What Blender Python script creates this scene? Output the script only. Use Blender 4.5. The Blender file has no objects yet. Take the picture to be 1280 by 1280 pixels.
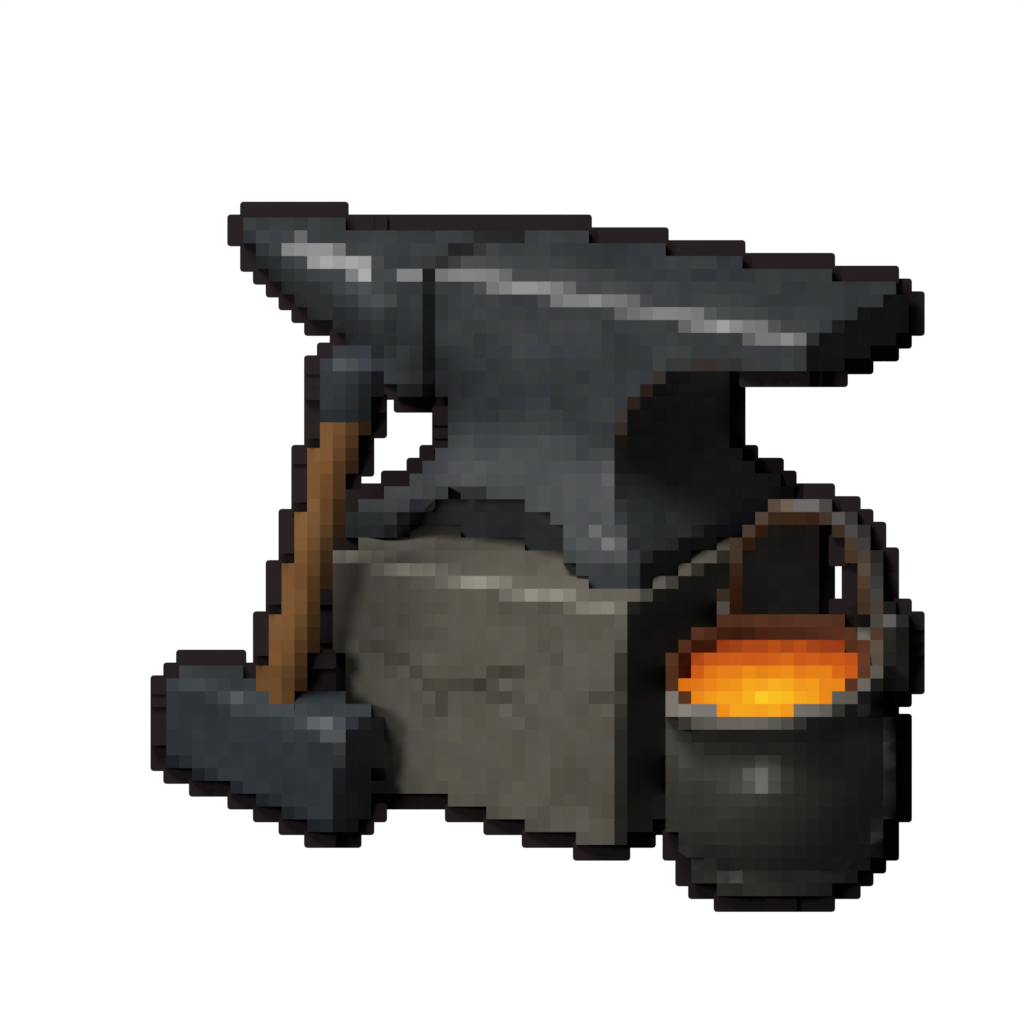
# A small forge still life built out of square facets: an iron anvil on a stone
# block, a sledge hammer leaning against it and a cauldron of molten metal.
# Every shape is a solid described by a distance function; its skin is cut into
# 16 mm square facets (the blocky look of the things in the picture) and closed
# at the back and the sides.  Light and shade come from lamps, the white
# surroundings and the glowing metal; some highlights and glow are painted in.  1 unit = 1 m, shapes are written in mm.
import bpy, math, random
import numpy as np
from mathutils import Vector

rng = np.random.RandomState(7)
CELL = 16.0
ELEV = math.radians(19.0)
SE, CE = math.sin(ELEV), math.cos(ELEV)
EX = np.array([1.0, 0, 0])
EU = np.array([0, SE, CE])              # up along the facet grid
EF = np.array([0, CE, -SE])             # into the solids
EZ = np.array([0, 0, 1.0])
N = 80                                  # facets across the field of 1280 mm
SUB = 4

scene = bpy.context.scene
COL = scene.collection

# ------------------------------------------------------------------ frames
def grid_pt(x, y, t):
    """point of the grid field: x to the right, y down, t deep (mm)"""
    return (x - 640.0) * EX + (640.0 - y) * EU + t * EF

class Frame:
    def __init__(s, origin, a, b, c):
        s.o = np.array(origin, float); s.m = np.array([a, b, c], float)
    def loc(s, p): return (p - s.o) @ s.m.T
    def world(s, q): return s.o + np.asarray(q, float) @ s.m

def yaw_axes(deg):
    r = math.radians(deg)
    return (np.array([math.cos(r), -math.sin(r), 0]), np.array([math.sin(r), math.cos(r), 0]))

A0, B0 = yaw_axes(30.8)
AN = Frame(grid_pt(540, 335, 0), A0, B0, EZ)        # anvil and stone frame
GROUND = AN.o[2] - 665.0

def on_ground(x, y, z=None):
    z = GROUND if z is None else z
    u = 640.0 - y
    t = (u * CE - z) / SE
    return grid_pt(x, y, t)

# ------------------------------------------------------------------ distance functions
def ln(*c): return np.sqrt(sum(k * k for k in c))
def smin(a, b, k):
    h = np.clip(0.5 + 0.5 * (b - a) / k, 0, 1)
    return b * (1 - h) + a * h - k * h * (1 - h)
def smax(a, b, k): return -smin(-a, -b, k)
def box(q, lo, hi, r=0.0):
    lo = np.array(lo, float); hi = np.array(hi, float)
    d = np.abs(q - (lo + hi) / 2) - (hi - lo) / 2 + r
    return ln(*np.maximum(d, 0).T) + np.minimum(d.max(axis=1), 0) - r
def poly(x, y, pts):
    pts = np.array(pts, float); n = len(pts)
    d = np.full(x.shape, 1e18); s = np.ones(x.shape)
    for i in range(n):
        j = (i - 1) % n
        ex, ey = pts[j] - pts[i]
        wx, wy = x - pts[i][0], y - pts[i][1]
        h = np.clip((wx * ex + wy * ey) / (ex * ex + ey * ey), 0, 1)
        d = np.minimum(d, (wx - ex * h) ** 2 + (wy - ey * h) ** 2)
        c1 = y >= pts[i][1]; c2 = y < pts[j][1]; c3 = ex * wy > ey * wx
        s = np.where((c1 & c2 & c3) | (~c1 & ~c2 & ~c3), -s, s)
    return s * np.sqrt(d)
def extrude(d2, b, lo, hi, r):
    w0 = d2 + r; w1 = np.abs(b - (lo + hi) / 2) - (hi - lo) / 2 + r
    return np.minimum(np.maximum(w0, w1), 0) + ln(np.maximum(w0, 0), np.maximum(w1, 0)) - r
def capsule(p, a, b, r, r2=None):
    a = np.array(a, float); b = np.array(b, float)
    h = np.clip((p - a) @ (b - a) / ((b - a) @ (b - a)), 0, 1)
    rr = r if r2 is None else r + (r2 - r) * h
    return ln(*(p - a - h[:, None] * (b - a)).T) - rr
def wob(q, s, ph=0.0):
    return (np.sin(q[:, 0] / s + 1.3 + ph) * np.sin(q[:, 1] / s * 1.1 + .4 + ph) * np.sin(q[:, 2] / s * .9 + 2.2 - ph)
            + .5 * np.sin(q[:, 0] / s * 2.3 + ph) * np.sin(q[:, 2] / s * 2.1 + 1.0 + ph))

# ---- anvil
BODY = [(0, 0), (547, 0), (547, -49), (396, -66), (340, -86), (303, -119), (285, -145), (268, -191), (263, -255),
        (263, -330), (36, -330), (36, -205), (22, -166), (0, -160)]
WAIST = [(263, -330), (36, -330), (36, -205), (60, -112), (300, -118), (285, -145), (268, -191), (263, -255)]
def anvil_sdf(p):
    q = AN.loc(p); a, b, z = q.T
    zb = z + .055 * b * np.clip((a - 330) / 100, 0, 1) * np.clip((-z - 15) / 30, 0, 1)
    body = extrude(poly(a, zb, BODY), b * 223 / (194 + .084 * a), 0, 223, 7)
    waist = extrude(poly(a, z, WAIST), b, 0, 278, 5)
    body = np.minimum(body, waist)
    g = np.clip((-200 - z) / 114, 0, 1) ** 1.12
    foot = np.maximum(np.maximum(38 - 114 * g ** 1.45 - a, a - 263 - 75 * g ** 1.4), np.maximum(-74 * g - b, b - 228 - 62 * g))
    foot = smax(foot * .62, np.maximum(-349 - z, z + 200), 5)
    d = smin(body, foot, 14)
    arch = ln((a - 116) / 132, (z + 349) / 82) - 1
    arch = arch * 85
    cut = np.maximum(arch, np.minimum(b - 6, 222 - b))
    d = smax(d, -cut, 6)
    table = box(q, (-84, 0, -172), (-14, 204, -14), 7)
    neck = box(q, (-30, 13, -158), (12, 196, -26), 2)
    s = np.clip((-84 - a) / 256, 0, 1)
    w = 113 * (1 - s) ** 0.85 + 12
    h = 158 * (1 - s) ** 0.9 + 30
    h1 = .30 * h; h2 = .70 * h
    zc = -24 - h1
    zz = z - zc
    hh = np.where(zz > 0, h1, h2)
    p_ = np.where(zz > 0, 2.6, 1.7)
    f = ((np.abs(b - 112) / w) ** p_ + (np.abs(zz) / hh) ** p_) ** (1 / p_) - 1
    horn = f * np.minimum(w, h1) * .8
    horn = smax(horn, np.maximum(-337 - a, a + 60), 6)
    return np.minimum(np.minimum(d, table), np.minimum(neck, horn))
def part_of(sdf, region):
    return lambda p: np.maximum(sdf(p), region(AN.loc(p)))

# ---- stone
def crack_pts(scr):
    out = []
    for x, y in scr:
        b = -140; a = (x - 540 - .512 * b) / .859
        z = ((335 - y) + .1667 * a - .2797 * b) / .9455
        out.append(AN.world((a, b, z)))
    return out
CRACKS = [crack_pts(c) for c in ([(462, 812), (500, 828), (530, 857), (552, 868), (598, 868), (628, 842), (646, 840)],
                                 [(552, 868), (549, 890)], [(740, 872), (766, 872)], [(596, 870), (640, 876), (660, 900)])]
def crack_d(p):
    d = np.full(len(p), 1e9)
    for c in CRACKS:
        for k in range(len(c) - 1):
            d = np.minimum(d, capsule(p, c[k], c[k + 1], 0))
    return d
def stone_sdf(p):
    q = AN.loc(p).copy()
    k = (-349 - q[:, 2]) / 316
    q[:, 0] = q[:, 0] - 12 * np.clip(k, 0, 1) * np.where(q[:, 0] < 150, 1, -.6)
    d = box(q, (-58, -140, -665), (359, 342, -344), 9)
    d = np.maximum(d, -665 - q[:, 2] + (359 - q[:, 0]) * .075)
    d = d + 1.4 * wob(q, 34)
    return smax(d, 7 - crack_d(p), 4)

# ---- hammer
AH, BH = yaw_axes(36)
PHI = math.radians(7)
ah = math.cos(PHI) * AH - math.sin(PHI) * EZ
zh = math.cos(PHI) * EZ + math.sin(PHI) * AH
HM = Frame(on_ground(411, 1050), ah, BH, zh)
def hq(p):                               # the handle sits a little askew in the head
    q = HM.loc(p)
    return q[:, 0] + 128 - .125 * (q[:, 2] - 150), q[:, 1] - 50, q[:, 2]
def hammer_head(p):
    q = HM.loc(p).copy()
    k = np.clip((-40 - q[:, 0]) / 230, 0, 1)
    s = 1 - .22 * k
    q2 = q.copy(); q2[:, 2] = (q[:, 2] - 55) / s + 55; q2[:, 1] = (q[:, 1] - 50) / s + 50
    d = box(q2, (-270, 0, 0), (0, 100, 153), 10)
    ch = (np.abs(q2[:, 1] - 50) + np.abs(q2[:, 2] - 76.5) - 112) * .707
    return smax(d, ch, 6) * .75
def hammer_handle(p):
    x, y, z = hq(p)
    r = 30 - 4 * np.sin(np.clip((z - 140) / 420, 0, 1) * 3.1)
    return np.maximum(ln(x, y) - r, np.maximum(100 - z, z - 565))
def hammer_cap(p):
    x, y, z = hq(p)
    return smax(ln(x, y) - 36, np.abs(z - 582) - 42, 14)

# ---- cauldron
T1, T2 = math.radians(10), math.radians(-3.5)
cz = EZ.copy()
cz = np.array([math.sin(T2), -math.sin(T1), 0]); cz[2] = math.sqrt(1 - cz @ cz)
cx = np.array([1.0, 0, 0]); cx = cx - (cx @ cz) * cz; cx /= np.linalg.norm(cx)
cy = np.cross(cz, cx)
CA = Frame(on_ground(981, 1070, GROUND + 21), cx, cy, cz)
BULGE = [(151 - (.0090 * (106 - h_) ** 1.9 if h_ < 106 else 31 * ((h_ - 106) / 112) ** 2.3), h_) for h_ in range(40, 219, 6)]
PROF = [(0, 0), (114, 0), (124, 8), (124, 24), (114, 35)] + BULGE + [
        (123, 229), (128, 243.8), (139, 252.2), (142, 266.8), (136, 276.1), (129, 275.1), (120, 259.5), (116, 235.5), (122, 215.7), (139, 179.2),
        (144, 145.9), (143, 108.4), (120, 68.8), (80, 52.1), (0, 47.9)]
def spout(q):
    an = np.arctan2(q[:, 1], q[:, 0])
    d = np.angle(np.exp(1j * (an - math.radians(222))))
    k = np.clip((q[:, 2] - 205) / 45, 0, 1)
    return 1 + .13 * np.exp(-(d / .36) ** 2) * k
def pot_body(p):
    q = CA.loc(p)
    r = ln(q[:, 0], q[:, 1]) / spout(q)
    return poly(r, q[:, 2], PROF) * .85
WALL_PROF = [(129, 275.1), (118, 274), (114, 260.5), (110, 234.5), (116, 213.6), (132, 177.1), (140, 145.9), (136, 109.4), (116, 76.1), (116, 66.7), (142, 108.4), (143, 145.9),
        (138, 179.2), (121, 215.7), (115, 235.5), (119, 259.5)]
def inner_wall(p):
    q = CA.loc(p)
    r = ln(q[:, 0], q[:, 1]) / spout(q)
    return poly(r, q[:, 2], WALL_PROF) * .85
def molten(p):
    q = CA.loc(p)
    r = ln(q[:, 0], q[:, 1]) / spout(q)
    return smax(r - 118, np.abs(q[:, 2] - 246) - 10, 3) * .85
E1 = CA.world((142 * math.cos(math.radians(113)), 142 * math.sin(math.radians(113)), 256))
E2 = CA.world((142 * math.cos(math.radians(2)), 142 * math.sin(math.radians(2)), 254))
def depth(w): return float(w @ EF)
BAIL_S = [(911, 768), (915, 735), (922, 700), (935, 668), (958, 646), (990, 636), (1024, 637), (1054, 654), (1076, 684),
          (1090, 722), (1098, 760), (1101, 800), (1099, 832)]
BAIL = []
for i, (x, y) in enumerate(BAIL_S):
    f = i / (len(BAIL_S) - 1)
    BAIL.append(grid_pt(x, y, depth(E1) * (1 - f) + depth(E2) * f - 25 * math.sin(f * math.pi)))
def bail(p):
    d = np.full(len(p), 1e9)
    for k in range(len(BAIL) - 1):
        r = [12, 17]
        f0 = k / (len(BAIL) - 1); f1 = (k + 1) / (len(BAIL) - 1)
        d = np.minimum(d, capsule(p, BAIL[k], BAIL[k + 1], 10 + 7.5 * f0, 10 + 7.5 * f1))
    return d
def lug_right(p):
    q = CA.loc(p)
    c = CA.loc(grid_pt(1118, 812, depth(E2) + 8)[None])[0]
    return box(q - c, (-22, -17, -52), (18, 17, 50), 12)
def lug_back(p):
    q = CA.loc(p)
    c = CA.loc(grid_pt(905, 768, depth(E1) + 6)[None])[0]
    return box(q - c, (-18, -14, -26), (18, 14, 20), 9)

# ------------------------------------------------------------------ the parts
PARTS = {}      # name -> sdf, shading sdf, bounds
def add(key, sdf, shade=None): PARTS[key] = dict(sdf=sdf, shade=shade or sdf)
R = lambda f: part_of(anvil_sdf, f)
add('anvil/horn', R(lambda q: np.maximum(q[:, 0] + 84, -230 - q[:, 2])), anvil_sdf)
add('anvil/table', R(lambda q: np.maximum(np.maximum(-84 - q[:, 0], q[:, 0] + 10), -230 - q[:, 2])), anvil_sdf)
add('anvil/body', R(lambda q: np.maximum(np.maximum(-10 - q[:, 0], q[:, 0] - 330), -165 - q[:, 2])), anvil_sdf)
add('anvil/heel', R(lambda q: np.maximum(330 - q[:, 0], -165 - q[:, 2])), anvil_sdf)
add('anvil/waist', R(lambda q: np.maximum(np.maximum(q[:, 2] + 165, -272 - q[:, 2]), np.maximum(-10 - q[:, 0], q[:, 0] - 330))), anvil_sdf)
add('anvil/foot', R(lambda q: q[:, 2] + 272), anvil_sdf)
add('stone_block', stone_sdf)
add('hammer/head', hammer_head)
add('hammer/handle', hammer_handle)
add('hammer/cap', hammer_cap)
add('cauldron/pot', pot_body)
add('cauldron/inner_wall', inner_wall)
add('cauldron/bail_handle', bail)
add('cauldron/lug', lug_right)
add('cauldron/lug#back', lug_back)
add('molten_metal', molten)

# ------------------------------------------------------------------ cutting a skin into facets
xs = (np.arange(N * SUB) + .5) * CELL / SUB
GX, GY = np.meshgrid(xs, xs)            # rows = y down
TMIN, TMAX = -1100.0, 1700.0
def trace(sdf, back=False):
    p0 = (GX.ravel() - 640)[:, None] * EX + (640 - GY.ravel())[:, None] * EU
    n = len(p0)
    t = np.full(n, TMAX if back else TMIN); sg = -1.0 if back else 1.0
    hit = np.zeros(n, bool); act = np.arange(n)
    for it in range(260):
        if not len(act): break
        d = sdf(p0[act] + t[act, None] * EF)
        h = d < .25
        hit[act[h]] = True
        act = act[~h]; d = d[~h]
        t[act] += sg * np.maximum(d * .8, .2)
        act = act[(t[act] < TMAX + 5) & (t[act] > TMIN - 5)]
    return hit.reshape(GX.shape), t.reshape(GX.shape), p0
def gradient(sdf, p):
    e = 1.5
    g = np.stack([sdf(p + e * np.eye(3)[k]) - sdf(p - e * np.eye(3)[k]) for k in range(3)], 1)
    return g / np.maximum(np.linalg.norm(g, axis=1, keepdims=True), 1e-9)

def blocks(arr): return arr.reshape(N, SUB, N, SUB).transpose(0, 2, 1, 3).reshape(N, N, SUB * SUB)
OFF = ((np.arange(SUB) + .5) / SUB - .5) * CELL
OX, OY = np.meshgrid(OFF, OFF); OX = OX.ravel(); OY = OY.ravel()
CORN = [(-8, -8), (8, -8), (8, 8), (-8, 8)]       # x, y(down)

for key, P in PARTS.items():
    hit, t, p0 = trace(P['sdf'])
    _, tb, _ = trace(P['sdf'], True)
    nn = np.zeros((N * SUB * N * SUB, 3)); hf = hit.ravel()
    nn[hf] = gradient(P['shade'], p0[hf] + t.ravel()[hf, None] * EF)
    P['hit'] = blocks(hit); P['t'] = blocks(t); P['tb'] = blocks(tb)
    P['n'] = np.stack([blocks(nn[:, k].reshape(GX.shape)) for k in range(3)], -1)
    P['cov'] = P['hit'].mean(-1)

keys = list(PARTS)
T = np.stack([np.where(PARTS[k]['hit'], PARTS[k]['t'], 1e9) for k in keys], 0)
first = np.where(T.min(0) < 1e8, T.argmin(0), -1)                # N,N,16
cnt = np.stack([(first == i).sum(-1) for i in range(len(keys))], 0)
tot = cnt.sum(0)
WIN = np.where(tot >= SUB * SUB * .5, cnt.argmax(0), -1)

for i, key in enumerate(keys):
    P = PARTS[key]
    has = (P['cov'] >= .5) | (WIN == i)
    cf = np.zeros((N, N, 4)); cb = np.zeros((N, N, 4)); nor = np.zeros((N, N, 3)); wear = np.zeros((N, N))
    for j, k in zip(*np.nonzero(has)):
        m = P['hit'][j, k].copy()
        if WIN[j, k] == i and (first[j, k] == i).any(): m &= first[j, k] == i
        t = P['t'][j, k][m]
        md = np.sort(t)[len(t) // 2]; ok = np.abs(t - md) < 60
        x = OX[m][ok]; y = OY[m][ok]; tt = t[ok]
        g = np.zeros(2)
        if len(tt) >= 4:
            Mx = np.stack([x, y, np.ones_like(x)], 1)
            try: s, *_ = np.linalg.lstsq(Mx.T @ Mx + np.diag([20, 20, 0]), Mx.T @ tt, rcond=None); g = np.clip(s[:2], -4, 4)
            except Exception: pass
        t0 = (tt - g[0] * x - g[1] * y).mean()
        cf[j, k] = [t0 + g[0] * cx_ + g[1] * cy_ for cx_, cy_ in CORN]
        cb[j, k] = P['tb'][j, k][m].mean()
        v = P['n'][j, k][m].mean(0); l = np.linalg.norm(v)
        wear[j, k] = 1 - l
        v = v / max(l, 1e-6)
        fz = v @ EF
        if fz > -.34: v = v - (fz + .34) * EF; v /= np.linalg.norm(v)
        nor[j, k] = v
    P.update(has=has, cf=cf, cb=cb, nor=nor, wear=wear)

def pieces(m):
    m = m.copy(); out = []
    for j, i in zip(*np.nonzero(m)):
        if not m[j, i]: continue
        st = [(j, i)]; m[j, i] = False; c = []
        while st:
            a, b = st.pop(); c.append((a, b))
            for da, db in ((0, 1), (0, -1), (1, 0), (-1, 0)):
                if 0 <= a + da < N and 0 <= b + db < N and m[a + da, b + db]: m[a + da, b + db] = False; st.append((a + da, b + db))
        out.append(c)
    return sorted(out, key=len)
for i, key in enumerate(keys):                  # every part is one connected piece: crumbs of a few facets are dropped
    for pc in pieces(PARTS[key]['has'])[:-1]:
        for q in pc:
            PARTS[key]['has'][q] = False
            if WIN[q] == i:
                alt = [o for o in range(len(keys)) if o != i and PARTS[keys[o]]['has'][q]]
                WIN[q] = max(alt, key=lambda o: cnt[o][q]) if alt else -1

def weld(ids, fld, lim):
    """join the corners of neighbouring facets; parts of one thing share their seams"""
    src = {i: PARTS[keys[i]][fld].copy() for i in ids}
    has = {i: PARTS[keys[i]]['has'] for i in ids}
    inc = [(0, 0, 0), (0, -1, 1), (-1, -1, 2), (-1, 0, 3)]       # cell offset (row, col) and its corner at a grid vertex
    for vj in range(N + 1):
        for vi in range(N + 1):
            L = []
            for dj, di, cn in inc:
                j, i = vj + dj, vi + di
                if 0 <= j < N and 0 <= i < N:
                    for p in ids:
                        if has[p][j, i]: L.append((p, j, i, cn))
            if len(L) < 2: continue
            win = [WIN[q[1], q[2]] == q[0] for q in L]
            vals = np.array([src[q[0]][q[1:]] for q in L])
            for q, v, wq in zip(L, vals, win):
                ok = [abs(u - v) < lim * .5 and ((wq and wr) or (not wq and q[0] == r[0])) for r, u, wr in zip(L, vals, win)]
                PARTS[keys[q[0]]][fld][q[1:]] = vals[ok].mean()
groups = {}
for i, k in enumerate(keys): groups.setdefault(k.split('/')[0], []).append(i)
for ids in groups.values():
    weld(ids, 'cf', 46); weld(ids, 'cb', 90)
    for i in ids:
        P = PARTS[keys[i]]; P['cb'] = np.maximum(P['cb'], P['cf'] + 8)
for i, key in enumerate(keys):
    P = PARTS[key]
    lose = P['has'] & (WIN != i) & (WIN >= 0)
    for j, k in zip(*np.nonzero(lose)):
        wf = PARTS[keys[WIN[j, k]]]['cf'][j, k]
        P['cf'][j, k] = np.maximum(P['cf'][j, k], wf + 3)
        P['cb'][j, k] = np.maximum(P['cb'][j, k], P['cf'][j, k] + 6)

# dark edge blocks that run round the outside of the things
EDGE = {k: [] for k in keys}
RING = {}
for j in range(1, N - 1):
    for i in range(1, N - 1):
        if WIN[j, i] >= 0: continue
        nb = [(j + dj, i + di) for dj, di in ((0, 1), (0, -1), (1, 0), (-1, 0)) if WIN[j + dj, i + di] >= 0]
        if not nb: continue
        al = [(j + dj, i + di) for dj in (-1, 0, 1) for di in (-1, 0, 1) if WIN[j + dj, i + di] >= 0]
        own = keys[WIN[max(al, key=lambda q: PARTS[keys[WIN[q]]]['cf'][q].max())]]
        tm = max(PARTS[keys[WIN[q]]]['cf'][q].max() for q in al) + 3
        tm = min(tm, max(PARTS[keys[WIN[q]]]['cf'][q].mean() for q in al) + 26)
        RING[j, i] = (own, tm)

void = WIN < 0
for q in RING: void[q] = False
for pc in pieces(void):                        # pinholes between the edge blocks are closed
    if len(pc) > 2: break
    for (j, i) in pc:
        nb = [r for r in ((j, i - 1), (j, i + 1), (j - 1, i), (j + 1, i)) if r in RING]
        if nb: RING[j, i] = RING[nb[0]]
for (j, i), (own, tm) in RING.items():
    near = [RING[j + a, i + b][1] for a in (-2, -1, 0, 1, 2) for b in (-2, -1, 0, 1, 2) if (j + a, i + b) in RING]
    near = [v for v in near if v < tm + 14]
    EDGE[own].append((j, i, max(near) + .12 * ((i + 2 * j) % 5)))

# ------------------------------------------------------------------ materials
def nodes(name):
    m = bpy.data.materials.new(name); m.use_nodes = True
    nt = m.node_tree; bs = nt.nodes['Principled BSDF']
    return m, nt, bs
def attr(nt, name):
    n = nt.nodes.new('ShaderNodeAttribute'); n.attribute_name = name; return n
def ramp(nt, src, stops):
    r = nt.nodes.new('ShaderNodeValToRGB'); e = r.color_ramp.elements
    while len(e) < len(stops): e.new(.5)
    for el, (p, c) in zip(e, stops): el.position = p; el.color = (*c, 1)
    nt.links.new(src, r.inputs[0]); return r.outputs[0]
def mix(nt, f, a, b, mode='MIX'):
    n = nt.nodes.new('ShaderNodeMix'); n.data_type = 'RGBA'; n.blend_type = mode
    for s, v in ((n.inputs[0], f), (n.inputs[6], a), (n.inputs[7], b)):
        if isinstance(v, bpy.types.NodeSocket): nt.links.new(v, s)
        elif isinstance(v, tuple): s.default_value = (*v, 1)
        else: s.default_value = v
    return n.outputs[2]
def noise(nt, vec, scale, detail=2):
    n = nt.nodes.new('ShaderNodeTexNoise'); n.inputs['Scale'].default_value = scale; n.inputs['Detail'].default_value = detail
    nt.links.new(vec, n.inputs['Vector']); return n.outputs[0]
def white(nt, vec):
    n = nt.nodes.new('ShaderNodeTexWhiteNoise'); n.noise_dimensions = '3D'; nt.links.new(vec, n.inputs['Vector']); return n

def facet_material(name, dark, light, tints, tint_amt, rough, metal=0.0, spec=.5, glint_crack_heat=None, crack=None, scale=.22, tone=None, glint_rough=.7):
    m, nt, bs = nodes(name)
    cell = attr(nt, 'facet').outputs['Vector']
    c = ramp(nt, noise(nt, cell, scale), [(.32, dark), (.68, light)])
    w = white(nt, cell)
    t = ramp(nt, w.outputs[0], [(i / (len(tints) - 1), x) for i, x in enumerate(tints)])
    c = mix(nt, tint_amt, c, t, 'MULTIPLY')
    bs.inputs['Roughness'].default_value = rough
    if glint_crack_heat:
        f = attr(nt, 'glint_crack_heat').outputs['Fac']
        c = mix(nt, f, c, glint_crack_heat)  # highlights painted in as a lighter colour
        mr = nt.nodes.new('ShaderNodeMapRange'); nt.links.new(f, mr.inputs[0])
        mr.inputs[3].default_value = rough; mr.inputs[4].default_value = rough * glint_rough
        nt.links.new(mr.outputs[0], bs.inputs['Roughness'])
    if crack:
        c = mix(nt, attr(nt, 'glint_crack_heat').outputs['Fac'], c, crack)
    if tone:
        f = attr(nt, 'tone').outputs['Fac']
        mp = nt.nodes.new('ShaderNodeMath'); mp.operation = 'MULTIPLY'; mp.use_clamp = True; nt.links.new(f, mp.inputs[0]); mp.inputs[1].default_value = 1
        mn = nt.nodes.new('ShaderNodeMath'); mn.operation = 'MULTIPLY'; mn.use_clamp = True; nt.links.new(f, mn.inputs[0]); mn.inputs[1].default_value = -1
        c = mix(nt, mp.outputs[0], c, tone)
        c = mix(nt, mn.outputs[0], c, (.014, .014, .015))        # negative tone gives a dark line
    nt.links.new(c, bs.inputs['Base Color'])
    bs.inputs['Metallic'].default_value = metal
    bs.inputs['Specular IOR Level'].default_value = spec
    return m

IRON_T = [(1.0, 1.06, 1.04), (.86, .9, .95), (1.02, 1.0, 1.14), (.95, 1.04, .98), (1.15, 1.15, 1.15), (.92, .95, 1.0)]
M_IRON = facet_material('forged_iron', (.040, .047, .052), (.068, .076, .082), IRON_T, .9, .5, 0, .35, glint_crack_heat=(.46, .47, .48), tone=(.085, .048, .028))
M_HEAD = facet_material('hammer_iron', (.040, .050, .056), (.058, .070, .086), IRON_T, .7, .5, 0, .35, glint_crack_heat=(.17, .18, .19))
M_POT = facet_material('sooty_cast_iron', (.046, .042, .033), (.070, .065, .052), [(1, 1, 1), (.85, .85, .85), (1.1, 1.08, 1.0)], .8, .48, 0, 1.0, glint_rough=1.8, glint_crack_heat=(.24, .22, .19))
M_BAIL = facet_material('glow_tinted_iron', (.06, .036, .022), (.10, .058, .03), [(1, 1, 1), (.8, .8, .85), (1.15, 1.1, 1.05)], .8, .5, 0, .4, tone=(.075, .078, .08))  # brown paints in the glow of the molten metal; tone is grey iron
M_GLOW_WALL = facet_material('glow_tinted_wall', (.10, .032, .012), (.15, .045, .016), [(1, 1, 1), (.8, .8, .8)], .8, .8, 0, .2)  # molten glow on the pot's inner wall painted into the colour
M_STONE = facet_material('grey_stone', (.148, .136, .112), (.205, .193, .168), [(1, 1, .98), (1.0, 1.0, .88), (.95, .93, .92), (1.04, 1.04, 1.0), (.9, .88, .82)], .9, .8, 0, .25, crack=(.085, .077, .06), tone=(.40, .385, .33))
M_WOOD = facet_material('ash_wood', (.275, .128, .043), (.365, .178, .062), [(1, 1, 1), (.85, .82, .8), (1.12, 1.08, 1.0)], .8, .55, 0, .3)
m, nt, bs = nodes('dark_edging'); M_EDGE = m
bs.inputs['Base Color'].default_value = (.030, .022, .024, 1); bs.inputs['Roughness'].default_value = 1; bs.inputs['Specular IOR Level'].default_value = 0
m, nt, bs = nodes('molten_metal'); M_MOLTEN = m
heat = attr(nt, 'glint_crack_heat').outputs['Fac']
col = ramp(nt, heat, [(0, (.30, .035, .004)), (.3, (.60, .10, .004)), (.58, (.83, .25, .005)), (.8, (.90, .38, .008)), (1, (.95, .58, .012))])
bs.inputs['Base Color'].default_value = (.02, .01, .005, 1); bs.inputs['Roughness'].default_value = .6
bs.inputs['Specular IOR Level'].default_value = .1
nt.links.new(col, bs.inputs['Emission Color']); bs.inputs['Emission Strength'].default_value = 1.0

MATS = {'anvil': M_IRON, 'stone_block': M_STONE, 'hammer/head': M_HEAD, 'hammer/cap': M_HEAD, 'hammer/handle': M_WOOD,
        'cauldron/pot': M_POT, 'cauldron/lug': M_POT, 'cauldron/inner_wall': M_GLOW_WALL, 'cauldron/lug#back': M_POT, 'cauldron/bail_handle': M_BAIL, 'molten_metal': M_MOLTEN}
def mat_of(key): return MATS.get(key) or MATS[key.split('/')[0]]

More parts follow.
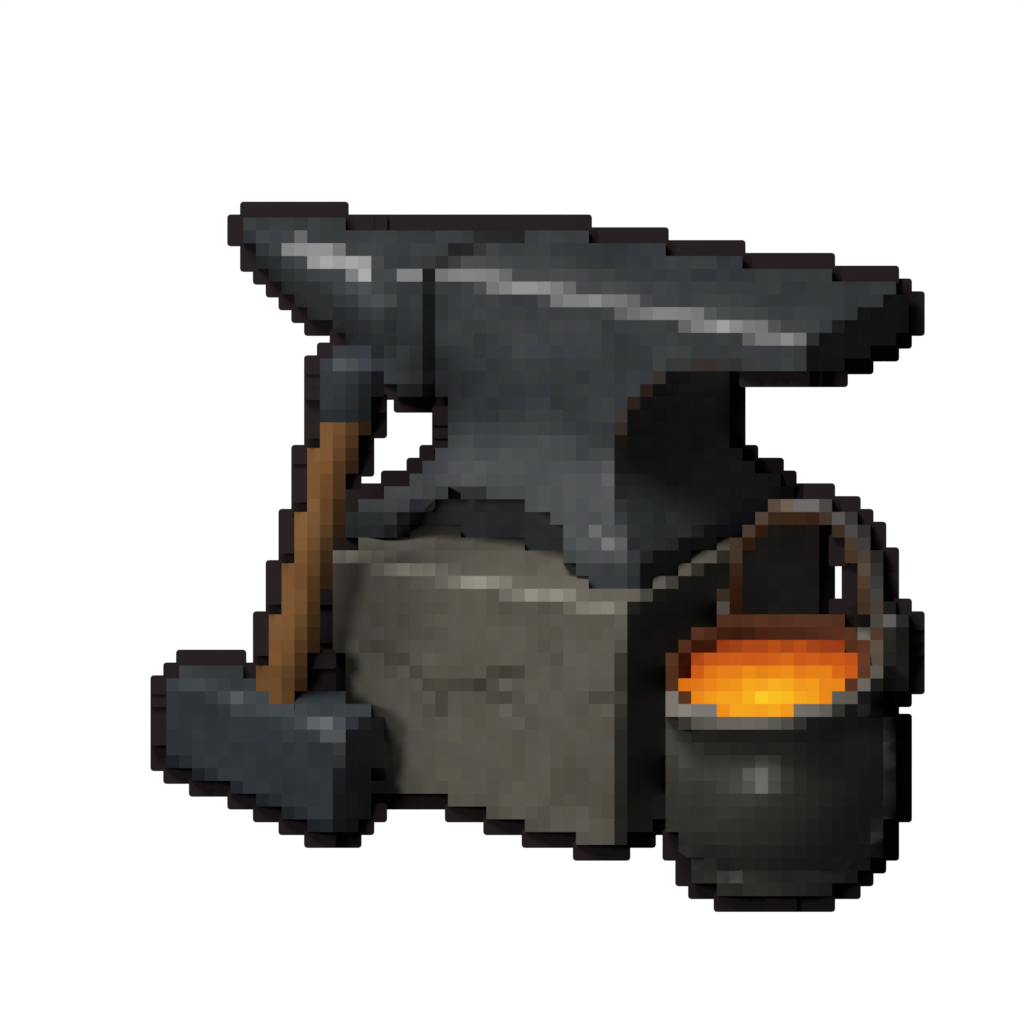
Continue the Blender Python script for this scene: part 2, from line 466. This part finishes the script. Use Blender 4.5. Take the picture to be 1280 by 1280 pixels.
# ------------------------------------------------------------------ meshes
def build_part(key, name, origin, parent=None):
    P = PARTS[key]; has, cf, cb, nor = P['has'], P['cf'], P['cb'], P['nor']
    V, Fc, Nm, At, We, Mi, To = [], [], [], [], [], [], []
    def wp(x, y, t): return grid_pt(x, y, t) - origin
    def face(pts, n, cell, glint_crack_heat, mi=0, tone=0.0):
        pts = [np.asarray(p) for p in pts]
        g = np.cross(pts[1] - pts[0], pts[2] - pts[0]) + np.cross(pts[2] - pts[0], pts[-1] - pts[0])
        if g @ n < 0: pts = pts[::-1]
        b = len(V); V.extend(pts); Fc.append(list(range(b, b + len(pts))))
        Nm.extend([n] * len(pts)); At.append(cell); We.append(glint_crack_heat); Mi.append(mi); To.append(tone)
    for j, i in zip(*np.nonzero(has)):
        x0, y0 = i * CELL, j * CELL
        X = [x0, x0 + CELL, x0 + CELL, x0]; Y = [y0, y0, y0 + CELL, y0 + CELL]
        cen = grid_pt(x0 + 8, y0 + 8, cf[j, i].mean())
        cid = (i * 1.0, j * 1.0, round(cf[j, i].mean() / CELL))
        w = P['glint_crack_heat'][j, i] if 'glint_crack_heat' in P else 0.0
        face([wp(X[c], Y[c], cf[j, i, c]) for c in range(4)], nor[j, i], cid, w, 0, P['tone'][j, i])
        face([wp(X[c], Y[c], cb[j, i, c]) for c in range(4)], EF, cid, 0)
        for (dj, di, c0, c1, n0, n1, wn) in ((0, 1, 1, 2, 0, 3, EX), (1, 0, 2, 3, 1, 0, -EU), (0, -1, 3, 0, 2, 1, -EX), (-1, 0, 0, 1, 3, 2, EU)):
            jj, ii = j + dj, i + di
            inside = 0 <= jj < N and 0 <= ii < N and has[jj, ii]
            if not inside:
                face([wp(X[c0], Y[c0], cf[j, i, c0]), wp(X[c1], Y[c1], cf[j, i, c1]),
                      wp(X[c1], Y[c1], cb[j, i, c1]), wp(X[c0], Y[c0], cb[j, i, c0])], wn, cid, 0)
            else:
                for C, sgn in ((cf, 1), (cb, -1)):
                    d0 = (C[jj, ii, n0] - C[j, i, c0]) * sgn; d1 = (C[jj, ii, n1] - C[j, i, c1]) * sgn
                    if d0 + d1 > 1.0:                 # this facet stands proud of its neighbour
                        face([wp(X[c0], Y[c0], C[j, i, c0]), wp(X[c1], Y[c1], C[j, i, c1]),
                              wp(X[c1], Y[c1], C[jj, ii, n1]), wp(X[c0], Y[c0], C[jj, ii, n0])], wn, cid, 0)
    for (j, i, t) in EDGE[key]:
        cx_, cy_ = i * CELL + 8, j * CELL + 8
        H, r = 12.0, 4.2
        ring = []
        for qx, qy, st in ((1, 1, 0), (-1, 1, 90), (-1, -1, 180), (1, -1, 270)):
            for s in range(4):
                an = math.radians(st + s * 30)
                ring.append((cx_ + qx * (H - r) + r * math.cos(an), cy_ + qy * (H - r) + r * math.sin(an)))
        cid = (i * 1.0, j * 1.0, 0.0)
        t2 = t + 22
        face([wp(x, y, t) for x, y in ring], -EF, cid, 0, 1)
        face([wp(x, y, t2) for x, y in ring], EF, cid, 0, 1)
        for s in range(len(ring)):
            (xa, ya), (xb, yb) = ring[s], ring[(s + 1) % len(ring)]
            mx, my = (xa + xb) / 2 - cx_, (ya + yb) / 2 - cy_
            n = mx * EX - my * EU; n = n / np.linalg.norm(n)
            face([wp(xa, ya, t), wp(xb, yb, t), wp(xb, yb, t2), wp(xa, ya, t2)], n, cid, 0, 1)
    me = bpy.data.meshes.new(name)
    me.from_pydata([tuple(v / 1000) for v in V], [], Fc)
    me.polygons.foreach_set('use_smooth', [True] * len(Fc))
    me.polygons.foreach_set('material_index', Mi)
    a = me.attributes.new('facet', 'FLOAT_VECTOR', 'FACE'); a.data.foreach_set('vector', np.array(At, float).ravel())
    a = me.attributes.new('glint_crack_heat', 'FLOAT', 'FACE'); a.data.foreach_set('value', np.array(We, float))
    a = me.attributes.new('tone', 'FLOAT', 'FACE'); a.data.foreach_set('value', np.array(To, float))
    me.materials.append(mat_of(key)); me.materials.append(M_EDGE)
    # loops follow the order in which the faces were written
    me.normals_split_custom_set([tuple(n) for n in loop_normals(Fc, Nm)])
    me.update()
    o = bpy.data.objects.new(name, me); COL.objects.link(o)
    if parent: o.parent = parent
    else: o.location = wloc(origin)
    return o
def loop_normals(Fc, Nm):
    return [Nm[v] for f in Fc for v in f]
def wloc(p): return Vector((p[0] / 1000, p[1] / 1000, (p[2] - GROUND) / 1000))
def root(name, origin, label, cat):
    e = bpy.data.objects.new(name, None); e.empty_display_size = .1; COL.objects.link(e)
    e.location = wloc(origin); e['label'] = label; e['category'] = cat
    return e

def flat(p): return p - .97 * (p @ EF) * EF
GLINTS = [(AN.world((4, 2, -2)), AN.world((539, 2, -2))),
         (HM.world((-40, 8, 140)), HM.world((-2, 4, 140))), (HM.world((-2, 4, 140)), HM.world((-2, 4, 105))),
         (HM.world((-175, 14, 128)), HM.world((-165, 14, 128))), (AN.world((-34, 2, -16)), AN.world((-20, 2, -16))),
         (grid_pt(370, 308, 0), grid_pt(400, 320, 0)), (grid_pt(400, 322, 0), grid_pt(456, 332, 0))]  # highlights painted along the edges and across the horn
FOOT_GLINTS = [(grid_pt(745, 668, 0), grid_pt(768, 692, 0)), (grid_pt(530, 632, 0), grid_pt(538, 632, 0))]  # highlights painted on the foot's corners
BROWN_EDGE = [AN.world((a_, 0, z_)) for a_, z_ in ((541, -49), (396, -66), (340, -86), (303, -119), (285, -145), (268, -191))]  # brown tint along the heel's lower edge
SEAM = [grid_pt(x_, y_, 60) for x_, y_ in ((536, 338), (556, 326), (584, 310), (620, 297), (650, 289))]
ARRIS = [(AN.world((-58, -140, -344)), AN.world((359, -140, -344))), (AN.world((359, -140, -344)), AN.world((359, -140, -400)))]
# painted highlights on edges, horn and lip, dirt in the cracks, heat of the metal (all per facet)
for key, P in PARTS.items():
    P['glint_crack_heat'] = np.zeros((N, N)); P['tone'] = np.zeros((N, N))
    for j, i in zip(*np.nonzero(P['has'])):
        c = grid_pt(i * CELL + 8, j * CELL + 8, P['cf'][j, i].mean())
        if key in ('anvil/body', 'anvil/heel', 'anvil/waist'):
            d = min(capsule(c[None], BROWN_EDGE[k], BROWN_EDGE[k + 1], 0)[0] for k in range(len(BROWN_EDGE) - 1))
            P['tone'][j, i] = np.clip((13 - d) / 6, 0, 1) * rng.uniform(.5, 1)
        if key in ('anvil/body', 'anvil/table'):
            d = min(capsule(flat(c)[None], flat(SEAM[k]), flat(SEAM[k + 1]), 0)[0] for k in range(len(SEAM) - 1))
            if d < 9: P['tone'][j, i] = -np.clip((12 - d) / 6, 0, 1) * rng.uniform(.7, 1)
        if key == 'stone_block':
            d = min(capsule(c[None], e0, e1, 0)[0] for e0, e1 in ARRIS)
            P['tone'][j, i] = np.clip((16 - d) / 6, 0, 1) * rng.uniform(.4, .9)  # pale tint paints a highlight along the block's edges
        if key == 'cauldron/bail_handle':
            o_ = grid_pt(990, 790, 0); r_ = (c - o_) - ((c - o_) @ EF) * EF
            P['tone'][j, i] = .85 if P['nor'][j, i] @ (r_ / np.linalg.norm(r_)) > .1 and c[0] > 345 else 0  # grey outward sides, left free of the painted glow
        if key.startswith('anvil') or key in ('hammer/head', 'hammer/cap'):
            d = min(capsule(flat(c)[None], flat(e0), flat(e1), 0)[0] for e0, e1 in GLINTS)
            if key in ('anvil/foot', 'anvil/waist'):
                d = min(capsule(flat(c)[None], flat(e0), flat(e1), 0)[0] for e0, e1 in FOOT_GLINTS) + 6
            P['glint_crack_heat'][j, i] = np.clip(((17 if key == 'anvil/horn' else 13) - d) / 4.5, 0, 1) * (.5 + .12 * math.sin(c[0] / 37 + 1)) * rng.uniform(.75, 1)
            if key == 'anvil/horn': P['glint_crack_heat'][j, i] *= 1.0 + .8 * np.clip((i - 21) / 6, 0, 1)
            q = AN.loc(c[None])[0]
            if key in ('anvil/body', 'anvil/heel') and P['nor'][j, i] @ EZ > .6:      # light gradient painted on the top face, brighter towards the front
                P['glint_crack_heat'][j, i] = max(P['glint_crack_heat'][j, i], .15 * np.clip(1 - q[1] / 130, 0, 1) * np.clip(1.1 - q[0] / 620, 0, 1))
        elif key == 'cauldron/pot':
            q = CA.loc(c[None]); k = spout(q)[0]; q = q[0]
            d = math.hypot(math.hypot(q[0], q[1]) / k - 139, q[2] - 273)
            P['glint_crack_heat'][j, i] = np.clip((14 - d) / 8, 0, 1) * rng.uniform(.7, 1)  # bright lip painted in as a highlight
        elif key == 'stone_block':
            d = crack_d(c[None])[0]
            P['glint_crack_heat'][j, i] = np.clip(1.25 - d / 9, 0, 1) * .9
        elif key == 'molten_metal':
            q = CA.loc(c[None])[0]
            h = 1.0 - math.hypot((q[0] + 8) / 190, (q[1] + 48) / 140)
            P['glint_crack_heat'][j, i] = np.clip(h + rng.uniform(-.07, .07), 0, 1)

O_ANVIL = AN.world((111, 112, -349)); O_STONE = AN.world((156, 86, -665))
O_HAM = HM.world((-128, 50, 0)); O_CAU = CA.world((0, 0, 0)); O_MOL = CA.world((0, 0, 238))
anvil = root('anvil', O_ANVIL, 'dark iron blacksmith anvil with pointed horn, standing on the stone block', 'anvil')
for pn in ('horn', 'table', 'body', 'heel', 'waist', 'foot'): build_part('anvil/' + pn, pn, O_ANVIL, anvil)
stone = build_part('stone_block', 'stone_block', O_STONE)
stone['label'] = 'cracked grey-brown stone block under the iron anvil'; stone['category'] = 'stone block'
ham = root('sledge_hammer', O_HAM, 'sledge hammer with blue-grey iron head down and brown wooden handle leaning upright', 'hammer')
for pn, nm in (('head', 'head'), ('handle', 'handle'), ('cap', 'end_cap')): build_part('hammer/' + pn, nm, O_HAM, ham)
cau = root('cauldron', O_CAU, 'round sooty black iron cauldron with arched carrying handle beside the stone block', 'cauldron')
build_part('cauldron/pot', 'pot', O_CAU, cau)
build_part('cauldron/inner_wall', 'inner_wall', O_CAU, cau)
build_part('cauldron/bail_handle', 'handle', O_CAU, cau)
build_part('cauldron/lug', 'lug', O_CAU, cau); build_part('cauldron/lug#back', 'lug', O_CAU, cau)
mol = build_part('molten_metal', 'molten_metal', O_MOL)
mol['label'] = 'glowing orange and yellow molten metal filling the black cauldron'; mol['category'] = 'molten metal'

# ------------------------------------------------------------------ white surroundings
w = bpy.data.worlds.new('World'); scene.world = w; w.use_nodes = True
nt = w.node_tree; bg = nt.nodes['Background']
tc = nt.nodes.new('ShaderNodeTexCoord'); sp = nt.nodes.new('ShaderNodeSeparateXYZ')
nt.links.new(tc.outputs['Generated'], sp.inputs[0])
def mrange(src, a, b):
    n = nt.nodes.new('ShaderNodeMapRange'); n.interpolation_type = 'SMOOTHSTEP'
    n.inputs[1].default_value = a; n.inputs[2].default_value = b; nt.links.new(src, n.inputs[0]); return n.outputs[0]
f1 = mrange(sp.outputs['Z'], -.02, -.12); f2 = mrange(sp.outputs['Y'], .72, .8)
mu = nt.nodes.new('ShaderNodeMath'); mu.operation = 'MULTIPLY'
nt.links.new(f1, mu.inputs[0]); nt.links.new(f2, mu.inputs[1])
mx = nt.nodes.new('ShaderNodeMix'); mx.data_type = 'RGBA'
nt.links.new(mu.outputs[0], mx.inputs[0])
mx.inputs[6].default_value = (.050, .051, .053, 1); mx.inputs[7].default_value = (1.02, 1.02, 1.02, 1)
nt.links.new(mx.outputs[2], bg.inputs[0]); bg.inputs[1].default_value = 1

# ------------------------------------------------------------------ lamps
def area(name, direction, dist, size, power, color):
    l = bpy.data.lights.new(name, 'AREA'); l.shape = 'DISK'; l.size = size; l.energy = power; l.color = color
    o = bpy.data.objects.new(name, l); COL.objects.link(o)
    d = Vector(tuple(direction)).normalized()
    tgt = Vector(tuple(wloc(grid_pt(680, 700, 0))))
    o.location = tgt + d * dist; o.rotation_euler = d.to_track_quat('Z', 'Y').to_euler()
    return o
area('key_lamp', -.36 * EX + .72 * EU - .60 * EF, 3.4, 1.5, 72, (1, .98, .95))
area('side_lamp', -.46 * EX + .08 * EU - .86 * EF, 3.4, .8, 30, (1, .98, .96))

# ------------------------------------------------------------------ camera
cd = bpy.data.cameras.new('camera'); cam = bpy.data.objects.new('camera', cd); COL.objects.link(cam)
cd.type = 'ORTHO'; cd.ortho_scale = 1.28; cd.clip_end = 50
cam.location = Vector(tuple(wloc(grid_pt(640, 640, -4000)))); cam.rotation_euler = (math.pi / 2 - ELEV, 0, 0)
scene.camera = cam
scene.render.engine = 'CYCLES'
scene.view_settings.view_transform = 'Standard'; scene.view_settings.look = 'None'
scene.view_settings.exposure = 0; scene.view_settings.gamma = 1; scene.view_settings.use_curve_mapping = False
